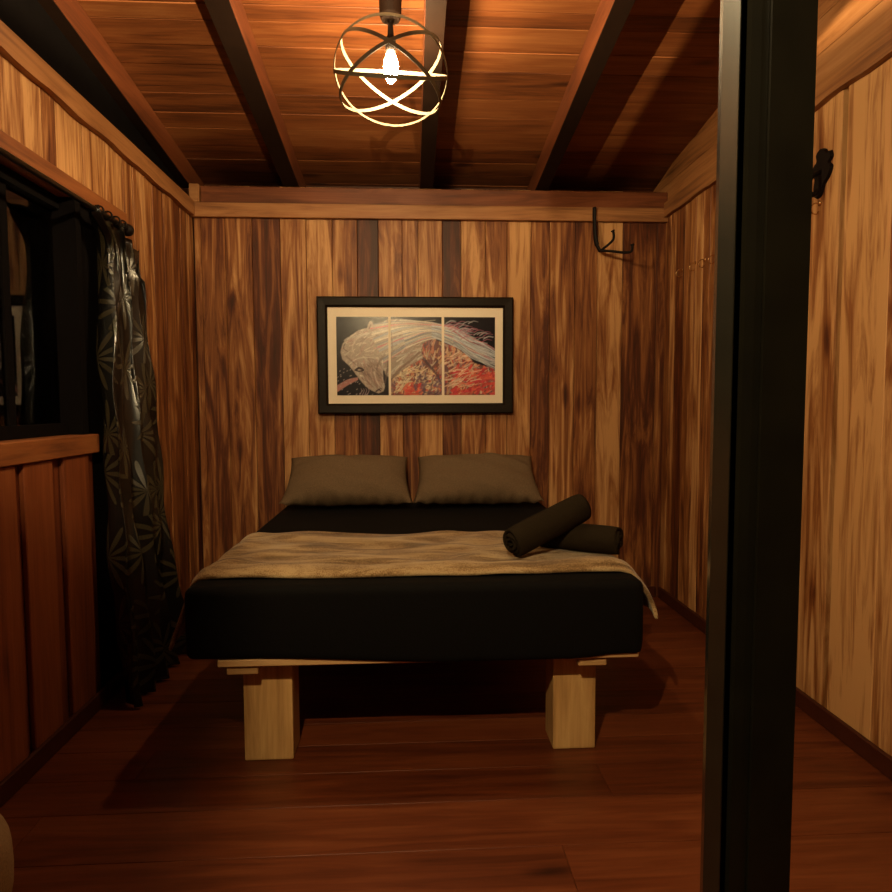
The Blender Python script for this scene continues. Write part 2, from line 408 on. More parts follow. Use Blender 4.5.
bm = new(); box(bm, XR - .018, XR - .001, YF, 3.86, 0, .07, .004); struct(link('baseboard_right', bm, M_base))
bm = new(); box(bm, XL + .007, XL + .022, YF, 2.62, 0, .07, .004); box(bm, XL + .001, XL + .02, 2.64, 3.86, 0, .07, .004); struct(link('baseboard_left', bm, M_base))
bm = new(); box(bm, XL + .03, XR - .03, YB - .022, YB - .008, 0, .07, .004); struct(link('baseboard_back', bm, M_base))

# ---- black door post in the foreground
post = thing('door_post', 'tall black metal door post standing in the foreground on the right', 'post', (.33, .6, 0))
H = 2.86
def extr(name, outline, z0, z1, mat, parent, pk=(.5, .5, .5)):
    b = bmesh.new(); lo = [b.verts.new((x, y, z0)) for x, y in outline]; hi = [b.verts.new((x, y, z1)) for x, y in outline]
    b.faces.new(lo[::-1]); b.faces.new(hi); n = len(lo)
    for k in range(n): b.faces.new((lo[k], lo[(k + 1) % n], hi[(k + 1) % n], hi[k]))
    bmesh.ops.recalc_face_normals(b, faces=b.faces); paint(b, b.faces, pk); bm = new(); merge(bm, b); return link(name, bm, mat, parent)
M_postL = plain('post_semi_gloss', (.007, .006, .0035), .24, metal=.0, spec=1.0, noise=.2, scale=30)
extr('stile', [(-.0415, .006), (-.0305, -.0045), (-.0295, -.0045), (-.029, -.003), (-.029, .028), (-.034, .028)], 0, H, M_postL, post)
extr('rebate', [(-.0285, .008), (-.022, .008), (-.019, -.003), (-.010, -.004), (-.003, -.004), (-.003, .03), (-.0285, .03)], 0, H, M_black, post)
extr('jamb', [(-.0025, -.008), (.0395, -.008), (.0395, .032), (-.0025, .032)], 0, H, M_black, post)

# ================================================================== the bed
bed = thing('platform_bed', 'low double bed frame with chunky pale timber legs under the black mattress', 'bed', (.02, 2.95, 0))
def bl(o): o.location = -Vector(bed.location); return o
for (x0, x1, y0, y1) in ((-.567, -.404, 2.15, 2.28), (.484, .633, 2.16, 2.29), (-.565, -.403, 3.55, 3.68), (.482, .631, 3.55, 3.68)):
    bm = new(); box(bm, x0, x1, y0, y1, 0, .325, .006, (.55, rnd.random(), rnd.random()), 2); bl(link('leg', bm, M_bed, bed))
for x0, x1 in ((-.60, -.50), (.55, .645)):
    bm = new(); box(bm, x0, x1, 2.08, 3.75, .327, .352, .003, (.5, rnd.random(), rnd.random())); bl(link('bearer', bm, M_bedx, bed))
for x0, x1 in ((-.50, -.39), (.44, .55)):
    bm = new(); box(bm, x0, x1, 2.20, 3.75, .326, .356, .003, (.5, rnd.random(), rnd.random())); o = bl(link('side_rail', bm, M_red_y, bed)); o['label'] = 'dark red side rail'
k = 0; yy = 2.068
while yy < 3.7:
    bm = new(); box(bm, -.625, .750, yy, yy + .12, .357, .381, .003, (.6, rnd.random(), rnd.random())); bl(link('slat', bm, M_bedx, bed)); yy += .20

# mattress
def rounded_box_bm(x0, x1, y0, y1, z0, z1, r, seg=5, cuts=0):
    b = bmesh.new(); bmesh.ops.create_cube(b, size=1)
    for v_ in b.verts: v_.co = Vector((x0 + (v_.co.x + .5) * (x1 - x0), y0 + (v_.co.y + .5) * (y1 - y0), z0 + (v_.co.z + .5) * (z1 - z0)))
    bmesh.ops.bevel(b, geom=b.edges[:], offset=r, segments=seg, affect='EDGES', profile=.55)
    return b
b = rounded_box_bm(-.725, .765, 2.052, 3.83, .3825, .620, .034, 6)
for k_ in range(1, 24):
    bmesh.ops.bisect_plane(b, geom=b.verts[:] + b.edges[:] + b.faces[:], plane_co=(-.735 + 1.51 * k_ / 24, 0, 0), plane_no=(1, 0, 0))
for v_ in b.verts:
    if v_.co.z < .42 and v_.co.y < 2.066:
        t_ = max(0, min(1, (v_.co.x + .50) / .55)) * (1 - .45 * max(0, min(1, (v_.co.x - .56) / .1)))
        v_.co.z -= .030 * t_
bm = new(); merge(bm, b)
mo = link('mattress', bm, M_sheet, None, True); tag(mo, 'thick mattress in a black fitted sheet lying on the timber bed frame', 'mattress')

# throw blanket over the foot of the bed
def blanket():
    nx, ny = 150, 60; b = bmesh.new(); G = []
    y_back, y_front = 2.81, 2.15
    XLm, XRm, zt = -.725, .765, .620
    for j in range(ny + 1):
        v = j / ny; row = []
        for i in range(nx + 1):
            u = i / nx
            Lspan = .16 + .05 * v; Rspan = .125 + .03 * v     # cloth past each side of the mattress
            s = -Lspan - .02 + u * ((XRm - XLm) + Lspan + Rspan + .02)    # arc length from the mattress' left edge
            W = XRm - XLm
            y = y_back + (y_front - y_back) * v
            y += .012 * math.sin(s * 5 + 1.2) * (1 - v) - .012 * v * math.sin(s * 2.1) ** 2 + .004 * math.sin(s * 11)
            r = .055
            if s < r:
                t = (r - s); th = min(t / r, 1.25)
                x = XLm + r - r * math.sin(th) - .006; z = zt - r + r * math.cos(th)
                if t > r * 1.25:
                    q = t - r * 1.25; x -= q * .34; z -= q * .94
            elif s > W - r:
                t = s - (W - r); th = min(t / r, 1.15)
                x = XLm + W - r + r * math.sin(th) + .006; z = zt - r + r * math.cos(th)
                if t > r * 1.15:
                    q = t - r * 1.15; x += q * .42 + .02 * math.sin(q * 20) ; z -= q * .9
                    y += .02 * math.sin(q * 30) * min(1, q * 8)
            else: x = XLm + s; z = zt
            top = 1.0 if (r < s < W - r) else .45
            wr = .010 * math.sin(7 * s + 9 * y) * math.sin(5.2 * y * 2.2 + 3 * s) + .007 * math.sin(17 * s - 22 * y + 2 * math.sin(6 * s)) + .004 * math.sin(41 * y + 13 * s)
            z += .012 + top * (wr * (.6 if v < .7 else .6 - 1.4 * (v - .7)) + .004)
            # puffed folded hem near the front edge
            if v > .80: z += .010 * math.sin((v - .80) / .20 * PI)
            if v > .74: z -= .007 * math.exp(-((v - .84) / .025) ** 2)
            if v > .965: z -= .010 * (v - .965) / .035
            row.append(b.verts.new((x, y, z)))
        G.append(row)
    for j in range(ny):
        for i in range(nx): b.faces.new((G[j][i], G[j + 1][i], G[j + 1][i + 1], G[j][i + 1]))
    bmesh.ops.recalc_face_normals(b, faces=b.faces)
    bm = new(); merge(bm, b)
    o = link('throw_blanket', bm, M_throw, None, True)
    md = o.modifiers.new('thick', 'SOLIDIFY'); md.thickness = .015; md.offset = 0
    md2 = o.modifiers.new('sub', 'SUBSURF'); md2.levels = 1; md2.render_levels = 1
    return tag(o, 'tan fleece throw blanket spread across the foot of the bed, hanging off the right side', 'blanket')
blanket()

# pillows leaning on the back wall
def pillow(cx, wd, label, seed, yaw_=0):
    n = 44; b = bmesh.new(); r_ = random.Random(seed); p1, p2, p3 = [r_.uniform(0, 6) for _ in range(3)]
    hgt, T = .36, .098; sides = []
    for sgn in (1, -1):
        G = []
        for j in range(n + 1):
            v = -1 + 2 * j / n; row = []
            for i in range(n + 1):
                u = -1 + 2 * i / n
                e = max(0, (1 - abs(u) ** 2.6)) ** .55 * max(0, (1 - abs(v) ** 2.6)) ** .55
                # pinched sides, pointed corners
                X = u * wd / 2 * (1 - .06 * (1 - v * v) * abs(u) ** 3) ; Y = v * hgt / 2 * (1 - .085 * (1 - u * u) * abs(v) ** 3)
                X *= 1 + .075 * (-v) * .5
                wr = .010 * math.sin(6 * u + 4 * v + p1) * math.sin(5 * v + p2) + .005 * math.sin(15 * u * v + p3) + .005 * math.sin(19 * u + 7 * v + p2) * abs(v) ** 2
                Z = sgn * (T * e + wr * e)
                if v < -.80: Y += .006 * math.sin(u * 31 + p1) * (-.8 - v) / .2; Z += .006 * math.sin(u * 23 + p2) * (-.8 - v) / .2
                row.append(b.verts.new((X, Y, Z)))
            G.append(row)
        for j in range(n):
            for i in range(n):
                q = (G[j][i], G[j][i + 1], G[j + 1][i + 1], G[j + 1][i]); b.faces.new(q if sgn > 0 else q[::-1])
    bmesh.ops.remove_doubles(b, verts=b.verts, dist=.0005)
    bmesh.ops.recalc_face_normals(b, faces=b.faces)
    bm = new(); merge(bm, b)
    o = link('pillow', bm, M_pillow, None, True)
    o.rotation_euler = (math.radians(40), 0, yaw_)
    o.location = (cx, 3.665, .620 + .122 + .03)
    return tag(o, label, 'pillow', 'taupe pillows at the head of the bed')
pillow(-.355, .70, 'taupe pillow on the left at the head of the bed, leaning on the board wall', 1, .01)
pillow(.372, .70, 'taupe pillow on the right at the head of the bed, behind the rolled towels', 5, -.015)

# rolled towels
def towel(c0, c1, R, label, seed):
    c0, c1 = Vector(c0), Vector(c1); ax = (c1 - c0); L = ax.length; ax.normalize()
    a1 = Vector((0, 0, 1)) - ax * ax.z; a1.normalize(); a2 = ax.cross(a1)
    r_ = random.Random(seed); b = bmesh.new(); turns = 3.2; N = 110; th = R / turns * .93
    M_ = 26; G = []
    for k in range(M_ + 1):
        s = k / M_; row = []
        for i in range(N + 1):
            q = i / N; ang = q * turns * 2 * PI + 2.2; rr = R * (.12 + .88 * q) * (1 + .02 * math.sin(3 * ang + 5 * s))
            edge = (.004 * math.sin(ang * 1.7 + seed) + (1 - q) * .012 * (1 if s > .5 else -1)) * (abs(2 * s - 1) ** 6)
            rr *= 1 - .07 * abs(2 * s - 1) ** 10
            rr *= 1 + .012 * math.sin(9 * s + ang)
            row.append(b.verts.new(c0 + ax * (s * L + edge) + a1 * rr * math.cos(ang) + a2 * rr * math.sin(ang) * 1.04))
        G.append(row)
    for k in range(M_):
        for i in range(N): b.faces.new((G[k][i], G[k][i + 1], G[k + 1][i + 1], G[k + 1][i]))
    bmesh.ops.recalc_face_normals(b, faces=b.faces); bm = new(); merge(bm, b)
    o = link('rolled_towel', bm, M_towel, None, True)
    md = o.modifiers.new('thick', 'SOLIDIFY'); md.thickness = .010; md.offset = 0
    return tag(o, label, 'towel', 'rolled towels on the throw blanket')
towel((.49, 2.47, .700), (.755, 2.31, .700), .052, 'dark rolled towel lying flat on the throw, under the tilted one', 3)
towel((.355, 2.27, .705), (.645, 2.42, .808), .055, 'dark rolled towel propped at a tilt across the other towel', 8)

# ================================================================== pendant lamp
LC = Vector((-.065, 2.5, 2.418)); RO = .2105
lamp = thing('pendant_lamp', 'globe pendant lamp of crossed metal bands round a glowing bulb, hung from the ceiling', 'lamp', (LC.x, LC.y, zc(2.5) - .002))
def ll(o): o.location = -Vector(lamp.location); return o
for nrm in ((-.079, -.541, -.837), (.033, -.47, .882), (.494, .029, .869), (.451, -.032, -.892)):
    n_ = Vector(nrm).normalized(); a1 = n_.cross(Vector((.3, .2, .9))).normalized(); a2 = n_.cross(a1)
    b = bmesh.new(); rings = []
    wdt = .0066
    for k in range(120):
        d = a1 * math.cos(2 * PI * k / 120) + a2 * math.sin(2 * PI * k / 120)
        rings.append([b.verts.new(LC + d * (RO + dr) + n_ * dn) for dr, dn in ((.0, wdt), (.0, -wdt), (-.0035, -wdt), (-.0035, wdt))])
    for k in range(120):
        A, B = rings[k], rings[(k + 1) % 120]
        for q in range(4): b.faces.new((A[q], A[(q + 1) % 4], B[(q + 1) % 4], B[q]))
    bmesh.ops.recalc_face_normals(b, faces=b.faces); bm = new(); merge(bm, b); ll(link('band', bm, M_strap, lamp))
bm = new(); lathe(bm, [(0, -.058), (.010, -.055), (.020, -.040), (.0265, -.016), (.0275, .004), (.024, .024), (.017, .040), (.013, .052), (0, .053)], (LC.x, LC.y, 2.447 - .004), 24)
ll(link('bulb', bm, M_bulb, lamp, True))
bm = new(); lathe(bm, [(0, 2.4985), (.019, 2.4985), (.020, 2.520), (.018, 2.545), (.012, 2.555), (.009, 2.60), (0, 2.60)], (LC.x, LC.y, 0), 20); ll(link('socket', bm, M_iron, lamp, True))
bm = new(); sweep(bm, [(LC.x, LC.y, 2.59), (LC.x, LC.y, zc(2.5) - .03)], .006); ll(link('stem', bm, M_iron, lamp, True))
bm = new(); lathe(bm, [(0, 2.605), (.034, 2.61), (.040, 2.625), (.042, 2.70), (.052, 2.72), (.052, zc(2.5) - .004), (0, zc(2.5) - .004)], (LC.x, LC.y, 0), 24); ll(link('canopy', bm, M_rblack, lamp, False))

# lamp by the doorway (above the camera, hangs from the ceiling; its light falls on the bed legs and the floor)
BL = Vector((-.32, .10, 2.30))
l2 = thing('doorway_lamp', 'lamp with added light blockers hanging from the ceiling just inside the doorway', 'lamp', (BL.x, BL.y, zc(.1) - .002))
def l2l(o): o.location = -Vector(l2.location); return o
bm = new(); lathe(bm, [(0, -.016), (.009, -.013), (.015, -.004), (.015, .006), (.009, .016), (0, .018)], BL, 18); l2l(link('bulb', bm, M_bulb2, l2, True))
bm = new(); lathe(bm, [(0, .019), (.013, .019), (.013, .05), (.005, .06), (.005, zc(.1) - .01 - BL.z), (.04, zc(.1) - .01 - BL.z), (.04, zc(.1) - .004 - BL.z), (0, zc(.1) - .004 - BL.z)], BL, 18); l2l(link('stem', bm, M_iron, l2, True))
# added unseen plate: keeps the lamp's light off the floor at the far left
bm = new()
def sheet(bm, pts, nrm, t=.002):
    n_ = Vector(nrm) * t; b = bmesh.new(); A = [b.verts.new(Vector(p)) for p in pts]; B = [b.verts.new(Vector(p) + n_) for p in pts]
    b.faces.new(A); b.faces.new(B[::-1]); k_ = len(A)
    for q in range(k_): b.faces.new((A[q], A[(q + 1) % k_], B[(q + 1) % k_], B[q]))
    bmesh.ops.recalc_face_normals(b, faces=b.faces); merge(bm, b)
dirv = Vector((-.18, 1.456, 0)).normalized(); px = Vector((-dirv.y, dirv.x, 0))
c_ = BL + px * .0
p0 = BL + dirv * .06; p1 = BL + dirv * .20
e0 = BL + dirv * .02 + Vector((0, 0, -.16)); e1 = BL + dirv * .24 + Vector((0, 0, -.16))
sheet(bm, [e0, e1, e1 + px * .30, e0 + px * .30], (0, 0, 1))
l2l(link('floor_light_blocker', bm, M_black, l2))
SP = BL + Vector((0, .05, .03))
bm = new(); bx_ = SP.x + .35
sheet(bm, [(bx_, .30, 2.482), (bx_, 1.25, 2.3625), (bx_, 1.25, 2.29), (bx_, .30, 2.41)], (1, 0, 0))
l2l(link('ceiling_light_blocker', bm, M_black, l2))  # added unseen plate, keeps the spot's light off the far right ceiling
# unseen spot added to brighten the sloping ceiling, with blockers shaping its beam
SP = BL + Vector((0, .05, .03))
bm = new()
box(bm, SP.x - .16, SP.x + .16, SP.y - .06, SP.y + .16, SP.z - .024, SP.z - .021)          # floor of the added blocker box
box(bm, SP.x - .16, SP.x + .16, SP.y + .157, SP.y + .16, SP.z - .024, SP.z + .0125)         # lower lip
box(bm, SP.x - .16, SP.x + .16, SP.y - .06, SP.y + .16, SP.z + .052, SP.z + .055)          # hood
box(bm, SP.x - .16, SP.x + .16, SP.y - .063, SP.y - .06, SP.z - .024, SP.z + .055)
l2l(link('spot_blocker_box', bm, M_black, l2))
sd = bpy.data.lights.new('added_ceiling_spot', 'SPOT'); sd.energy = SPOT_POWER; sd.color = LAMP_COL[:3]; sd.shadow_soft_size = .004; sd.spot_size = math.radians(100); sd.spot_blend = .15
so = bpy.data.objects.new('added_ceiling_spot', sd); COL.objects.link(so); so.location = SP; so.rotation_euler = Vector((.12, 1, .18)).to_track_quat('-Z', 'Y').to_euler()

# ================================================================== picture
PX0, PX1, PZ0, PZ1, PY = -.541, .606, 1.141, 1.821, 3.84
pic = thing('framed_picture', 'black framed horse picture in three panels with a cream mat, on the back wall', 'picture', (.032, PY, 1.486))
def pl_(o): o.location = -Vector(pic.location); return o
fw = .060
bm = new()
b = bmesh.new(); y0, y1 = PY - .004, PY + .038
def q4(x0, z0, x1, z1, y): return [b.verts.new((x, y, z)) for x, z in ((x0, z0), (x1, z0), (x1, z1), (x0, z1))]
L0 = q4(PX0, PZ0, PX1, PZ1, y1); L1 = q4(PX0, PZ0, PX1, PZ1, y0 + .006); L2 = q4(PX0 + .008, PZ0 + .008, PX1 - .008, PZ1 - .008, y0)
L3 = q4(PX0 + fw - .012, PZ0 + fw - .012, PX1 - fw + .012, PZ1 - fw + .012, y0 + .002); L4 = q4(PX0 + fw, PZ0 + fw, PX1 - fw, PZ1 - fw, y0 + .012); L5 = q4(PX0 + fw, PZ0 + fw, PX1 - fw, PZ1 - fw, y1)
for A, B in zip((L0, L1, L2, L3, L4), (L1, L2, L3, L4, L5)):
    for k_ in range(4): b.faces.new((A[k_], A[(k_ + 1) % 4], B[(k_ + 1) % 4], B[k_]))
bmesh.ops.recalc_face_normals(b, faces=b.faces); merge(bm, b); pl_(link('frame', bm, M_frame, pic))
bm = new(); box(bm, PX0 + fw, PX1 - fw, PY + .016, PY + .036, PZ0 + fw, PZ1 - fw); pl_(link('mat_board', bm, M_mat, pic))

# painted artwork: one continuous horse study cut in three panels
W_, H_ = 360, 176
def make_art():
    rs = np.random.RandomState(4)
    X, Y = np.meshgrid((np.arange(W_) + .5) / W_, 1 - (np.arange(H_) + .5) / H_)
    A = 2.0
    img = np.zeros((H_, W_, 3)) + np.array([.012, .008, .014])
    def inside(poly, blur=.006):
        px = np.array(poly, float); d = np.full(X.shape, 9.); ins = np.zeros(X.shape, bool); n = len(px)
        for k in range(n):
            x0, y0 = px[k]; x1, y1 = px[(k + 1) % n]
            c = ((y0 > Y) != (y1 > Y)) & (X < (x1 - x0) * (Y - y0) / (y1 - y0 + 1e-9) + x0); ins ^= c
            ax, ay = (x1 - x0) * A, y1 - y0; t = np.clip(((X - x0) * A * ax + (Y - y0) * ay) / (ax * ax + ay * ay + 1e-9), 0, 1)
            d = np.minimum(d, np.hypot((X - x0) * A - t * ax, Y - y0 - t * ay))
        return np.clip(.5 + np.where(ins, d, -d) / (2 * blur), 0, 1)
    def lay(mask, col):
        nonlocal img
        img = img * (1 - mask[..., None]) + np.asarray(col) * mask[..., None]
    def stroke(pts, r0, r1, col, al=1.0, clip=None, n=6):
        nonlocal img
        P = np.array([tuple(p) for p in catmull([(q[0], q[1], 0) for q in pts], n)])[:, :2]
        lo, hi = P.min(0) - .03, P.max(0) + .03
        c0, c1 = max(0, int(lo[0] * W_)), min(W_, int(hi[0] * W_) + 1); q0, q1 = max(0, int((1 - hi[1]) * H_)), min(H_, int((1 - lo[1]) * H_) + 1)
        if c1 <= c0 or q1 <= q0: return
        XX, YY = X[q0:q1, c0:c1], Y[q0:q1, c0:c1]; m_ = np.zeros(XX.shape); N = len(P)
        for k in range(N - 1):
            (x0, y0), (x1, y1) = P[k], P[k + 1]; rr = r0 + (r1 - r0) * k / N
            ax, ay = (x1 - x0) * A, y1 - y0; t = np.clip(((XX - x0) * A * ax + (YY - y0) * ay) / (ax * ax + ay * ay + 1e-12), 0, 1)
            d = np.hypot((XX - x0) * A - t * ax, YY - y0 - t * ay); m_ = np.maximum(m_, np.clip((rr - d) / .006 + .5, 0, 1))
        if clip is not None: m_ = m_ * clip[q0:q1, c0:c1]
        m_ = (m_ * al)[..., None]; img[q0:q1, c0:c1] = img[q0:q1, c0:c1] * (1 - m_) + np.asarray(col) * m_
    def daubs(n, mask, cols, dirn, L, r, al=.8, box_=(0, 1, 0, 1), jit=.5):
        for _ in range(n):
            x, y = box_[0] + rs.rand() * (box_[1] - box_[0]), box_[2] + rs.rand() * (box_[3] - box_[2])
            an = (dirn(x, y) if callable(dirn) else dirn) + rs.randn() * jit; l_ = L * (.5 + rs.rand())
            c = np.array(cols[rs.randint(len(cols))]) * (.75 + .5 * rs.rand())
            stroke([(x, y), (x + l_ * math.cos(an) * .25, y + l_ * math.sin(an) * .5 + .01 * rs.randn()), (x + l_ * math.cos(an) * .5, y + l_ * math.sin(an))], r * (.6 + .8 * rs.rand()), r * .3, np.clip(c, 0, 1), al, mask, 3)
    body = inside([(.33, -.02), (.345, .20), (.40, .31), (.47, .40), (.54, .47), (.53, .56), (.54, .65), (.59, .74), (.666, .67), (.74, .63), (.826, .505), (.868, .41), (.93, .376), (1.02, .33), (1.02, -.02)], .008)
    lay(body, (.20, .07, .06))
    warm = [(.55, .12, .07), (.62, .22, .12), (.66, .40, .20), (.60, .46, .34), (.30, .12, .13), (.16, .08, .11), (.50, .05, .04), (.42, .26, .24)]
    daubs(700, body, warm, lambda x, y: 2.4 - 1.4 * x, .09, .013, .85, (.33, 1, 0, .75))
    daubs(130, body, [(.75, .52, .28), (.72, .60, .42)], .4, .07, .009, .8, (.36, .60, .02, .36))
    daubs(140, body, [(.68, .03, .03), (.60, .02, .05), (.75, .10, .05)], .5, .09, .014, .85, (.72, 1, .0, .34))
    daubs(50, body, [(.70, .04, .03), (.75, .14, .06)], .5, .06, .014, .85, (.42, .54, .0, .14))
    daubs(90, body, [(.72, .42, .28), (.78, .58, .44)], .35, .10, .007, .8, (.66, .86, .10, .58), .2)
    stroke([(.545, .47), (.593, .355), (.63, .26), (.66, .14)], .018, .012, (.06, .03, .05), .8)
    daubs(60, body, [(.10, .05, .09), (.14, .09, .16)], .8, .05, .012, .7, (.48, .68, .0, .25))
    neck = inside([(.16, .82), (.24, .90), (.34, .97), (.46, .96), (.60, .91), (.66, .80), (.60, .73), (.54, .66), (.53, .56), (.54, .47), (.47, .40), (.40, .31), (.345, .22), (.31, .25), (.29, .35), (.24, .5)], .008)
    lay(neck, (.36, .29, .24))
    greys = [(.55, .48, .42), (.42, .35, .30), (.30, .23, .20), (.62, .57, .52), (.50, .36, .31), (.45, .28, .24)]
    daubs(420, neck, greys, lambda x, y: .55 + .5 * (x - .3), .12, .009, .75, (.18, .66, .2, .97), .3)
    stroke([(.52, .55), (.46, .44), (.40, .34), (.35, .24)], .016, .010, (.22, .12, .09), .7)
    head = inside([(.055, .70), (.037, .645), (.026, .55), (.037, .46), (.08, .376), (.11, .30), (.143, .204), (.18, .118), (.217, .064), (.259, .028), (.29, .054), (.30, .118), (.29, .204), (.287, .30), (.30, .40), (.32, .5), (.33, .7), (.28, .88), (.20, .86), (.14, .83), (.09, .76)], .006)
    lay(head, (.44, .36, .31))
    daubs(330, head, [(.62, .54, .48), (.50, .40, .35), (.38, .28, .25), (.70, .63, .56), (.48, .27, .24)], lambda x, y: -1.1 if y < .5 else .6, .08, .008, .75, (.02, .33, .03, .88), .35)
    lay(inside([(.13, .34), (.19, .44), (.27, .42), (.285, .28), (.28, .16), (.24, .10), (.20, .18), (.16, .26)], .03) * .55, (.24, .14, .12))
    daubs(60, head, [(.46, .30, .26), (.22, .13, .12), (.55, .42, .36)], -1.0, .06, .006, .7, (.14, .28, .12, .42), .3)
    stroke([(.12, .32), (.14, .345), (.16, .325)], .009, .006, (.04, .02, .03), .9)
    stroke([(.262, .075), (.275, .095), (.280, .075)], .007, .005, (.08, .03, .04), .8)
    stroke([(.08, .40), (.13, .47), (.20, .485), (.26, .47)], .008, .004, (.66, .60, .54), .8)
    stroke([(.30, .16), (.315, .32), (.325, .48)], .012, .008, (.10, .06, .06), .7)
    stroke([(.055, .66), (.045, .60), (.07, .56)], .006, .004, (.10, .06, .07), .8)
    lower = [(.30, .40), (.44, .60), (.60, .74), (.74, .64), (.84, .50), (.93, .39), (1.01, .33)]
    upper = [(.20, .88), (.40, .95), (.60, .92), (.74, .86), (.83, .76), (.93, .66), (1.01, .58)]
    for k in range(210):
        q = rs.rand(); i0 = rs.randint(0, 4); i1 = min(6, i0 + 2 + rs.randint(0, 3)); w0 = .04 * rs.randn(); ph = rs.rand() * 6
        pts = [((1 - q) * lower[i][0] + q * upper[i][0], (1 - q) * lower[i][1] + q * upper[i][1] + .018 * math.sin(2.2 * i + ph)) for i in range(i0, i1 + 1)]
        if rs.rand() < .25 and i1 < 6: pts[-1] = (pts[-1][0] + .02, pts[-1][1] + .05 * rs.rand())
        wm = np.array([.60, .54, .46]) if i0 < 2 else np.array([.46, .52, .62])  # warm cream at the left: reflection haze put into the paint colour
        if rs.rand() < .3: wm = np.array([.26, .29, .38])
        if rs.rand() < .08: wm = np.array([.55, .10, .14])
        stroke(pts, .008, .002, np.clip(wm * (.7 + .75 * rs.rand()), 0, 1), .8)
    for k in range(46):
        x0 = .70 + .26 * rs.rand(); y0 = .93 - (x0 - .70) * .75 + .05 * rs.randn()
        stroke([(x0 - .03, y0 - .03), (x0, y0), (x0 + .03, y0 - .01)], .006, .002, (.42, .12, .22) if k % 2 else (.45, .45, .55), .7)
    for k in range(26):
        x0 = .05 + .01 * k; stroke([(x0, .70 + .006 * k), (x0 + .03, .74 + .004 * k), (x0 + .07, .72 + .006 * k)], .007, .002, tuple(np.array([.66, .60, .55]) * (.6 + .5 * rs.rand())), .7)
    for k in range(6): stroke([(.0, .05 + .014 * k), (.07, .14 + .012 * k), (.13, .20 + .006 * k)], .008, .003, (.50 + .1 * rs.rand(), .22, .20), .75)
    for k in range(4): stroke([(.14 + .015 * k, .0), (.155 + .015 * k, .06), (.15 + .015 * k, .09)], .006, .002, (.40, .26, .32), .7)
    for k in range(40):
        x0, y0 = rs.rand() * .22, rs.rand() * .34
        stroke([(x0, y0), (x0 + .005, y0 + .007)], .005, .002, (.50, .42, .44), .6 * (1 - head[int((1 - y0) * (H_ - 1)), int(x0 * (W_ - 1))]))
    # shading of the cheek, brow, eye, ear and nostril
    for pts, r0, r1, c, al in (([(.30, .52), (.27, .44), (.25, .33), (.27, .22)], .014, .008, (.16, .09, .08), .55),
            ([(.06, .50), (.10, .43), (.13, .38)], .012, .008, (.20, .13, .12), .5), ([(.115, .325), (.14, .355), (.168, .325), (.14, .31), (.115, .325)], .010, .008, (.03, .015, .02), .95),
            ([(.17, .26), (.19, .18), (.225, .11)], .012, .007, (.22, .12, .10), .6), ([(.235, .30), (.245, .20), (.262, .13)], .010, .006, (.68, .58, .50), .6),
            ([(.245, .055), (.262, .075), (.272, .062)], .011, .007, (.05, .02, .03), .9), ([(.20, .84), (.215, .93), (.235, .86)], .020, .008, (.50, .40, .35), .9),
            ([(.205, .85), (.216, .90)], .008, .004, (.16, .09, .09), .9), ([(.34, .80), (.35, .60), (.335, .42), (.33, .28)], .014, .006, (.24, .17, .14), .5),
            ([(.19, .80), (.13, .72), (.10, .62), (.11, .54)], .010, .004, (.70, .64, .58), .6), ([(.22, .80), (.17, .70), (.15, .60), (.17, .52)], .009, .004, (.34, .26, .23), .6)):
        stroke(pts, r0, r1, c, al)
    img = np.clip(img, 0, 1); lum = img.mean(-1, keepdims=True)
    img = (lum + (img - lum) * .82) * (.80 + .35 * rs.rand(H_, W_, 1))
    return np.clip(img, 0, 1)
ART = make_art()
am = NT('horse_painting'); at = am.n('ShaderNodeAttribute', attribute_name='art'); am.l(at.outputs['Color'], am.bsdf.inputs['Base Color'])
am.bsdf.inputs['Roughness'].default_value = .25; am.bsdf.inputs['Specular IOR Level'].default_value = .3
AX0, AX1, AZ0, AZ1 = -.431, .500, 1.249, 1.706
def art_panel(x0, x1):
    c0 = int(round((x0 - AX0) / (AX1 - AX0) * W_)); c1 = int(round((x1 - AX0) / (AX1 - AX0) * W_))
    nx, nz = c1 - c0, H_; cols = (ART[::-1, c0:c1]).reshape(-1, 3)
    gx, gz = np.meshgrid(np.linspace(x0, x1, nx), np.linspace(AZ0, AZ1, nz))
    co = np.stack([gx, np.full(gx.shape, PY + .0148), gz], -1).reshape(-1, 3)
    i, j = np.meshgrid(np.arange(nx - 1), np.arange(nz - 1)); s = (j * nx + i).ravel()
    fcs = np.stack([s, s + 1, s + nx + 1, s + nx], -1)
    me = bpy.data.meshes.new('art_panel'); me.from_pydata(co.tolist(), [], fcs.tolist())
    ca = me.color_attributes.new('art', 'FLOAT_COLOR', 'POINT'); ca.data.foreach_set('color', np.concatenate([cols, np.ones((len(cols), 1))], 1).astype(np.float32).ravel())
    me.materials.append(am.m); o = bpy.data.objects.new('art_panel', me); COL.objects.link(o); o.parent = pic; pl_(o); return o
art_panel(AX0, -.129)['label'] = 'left panel with the bowed horse head'
art_panel(-.115, .184)['label'] = 'middle panel with the pale neck'
art_panel(.199, AX1)['label'] = 'right panel with the streaming mane and red flank'

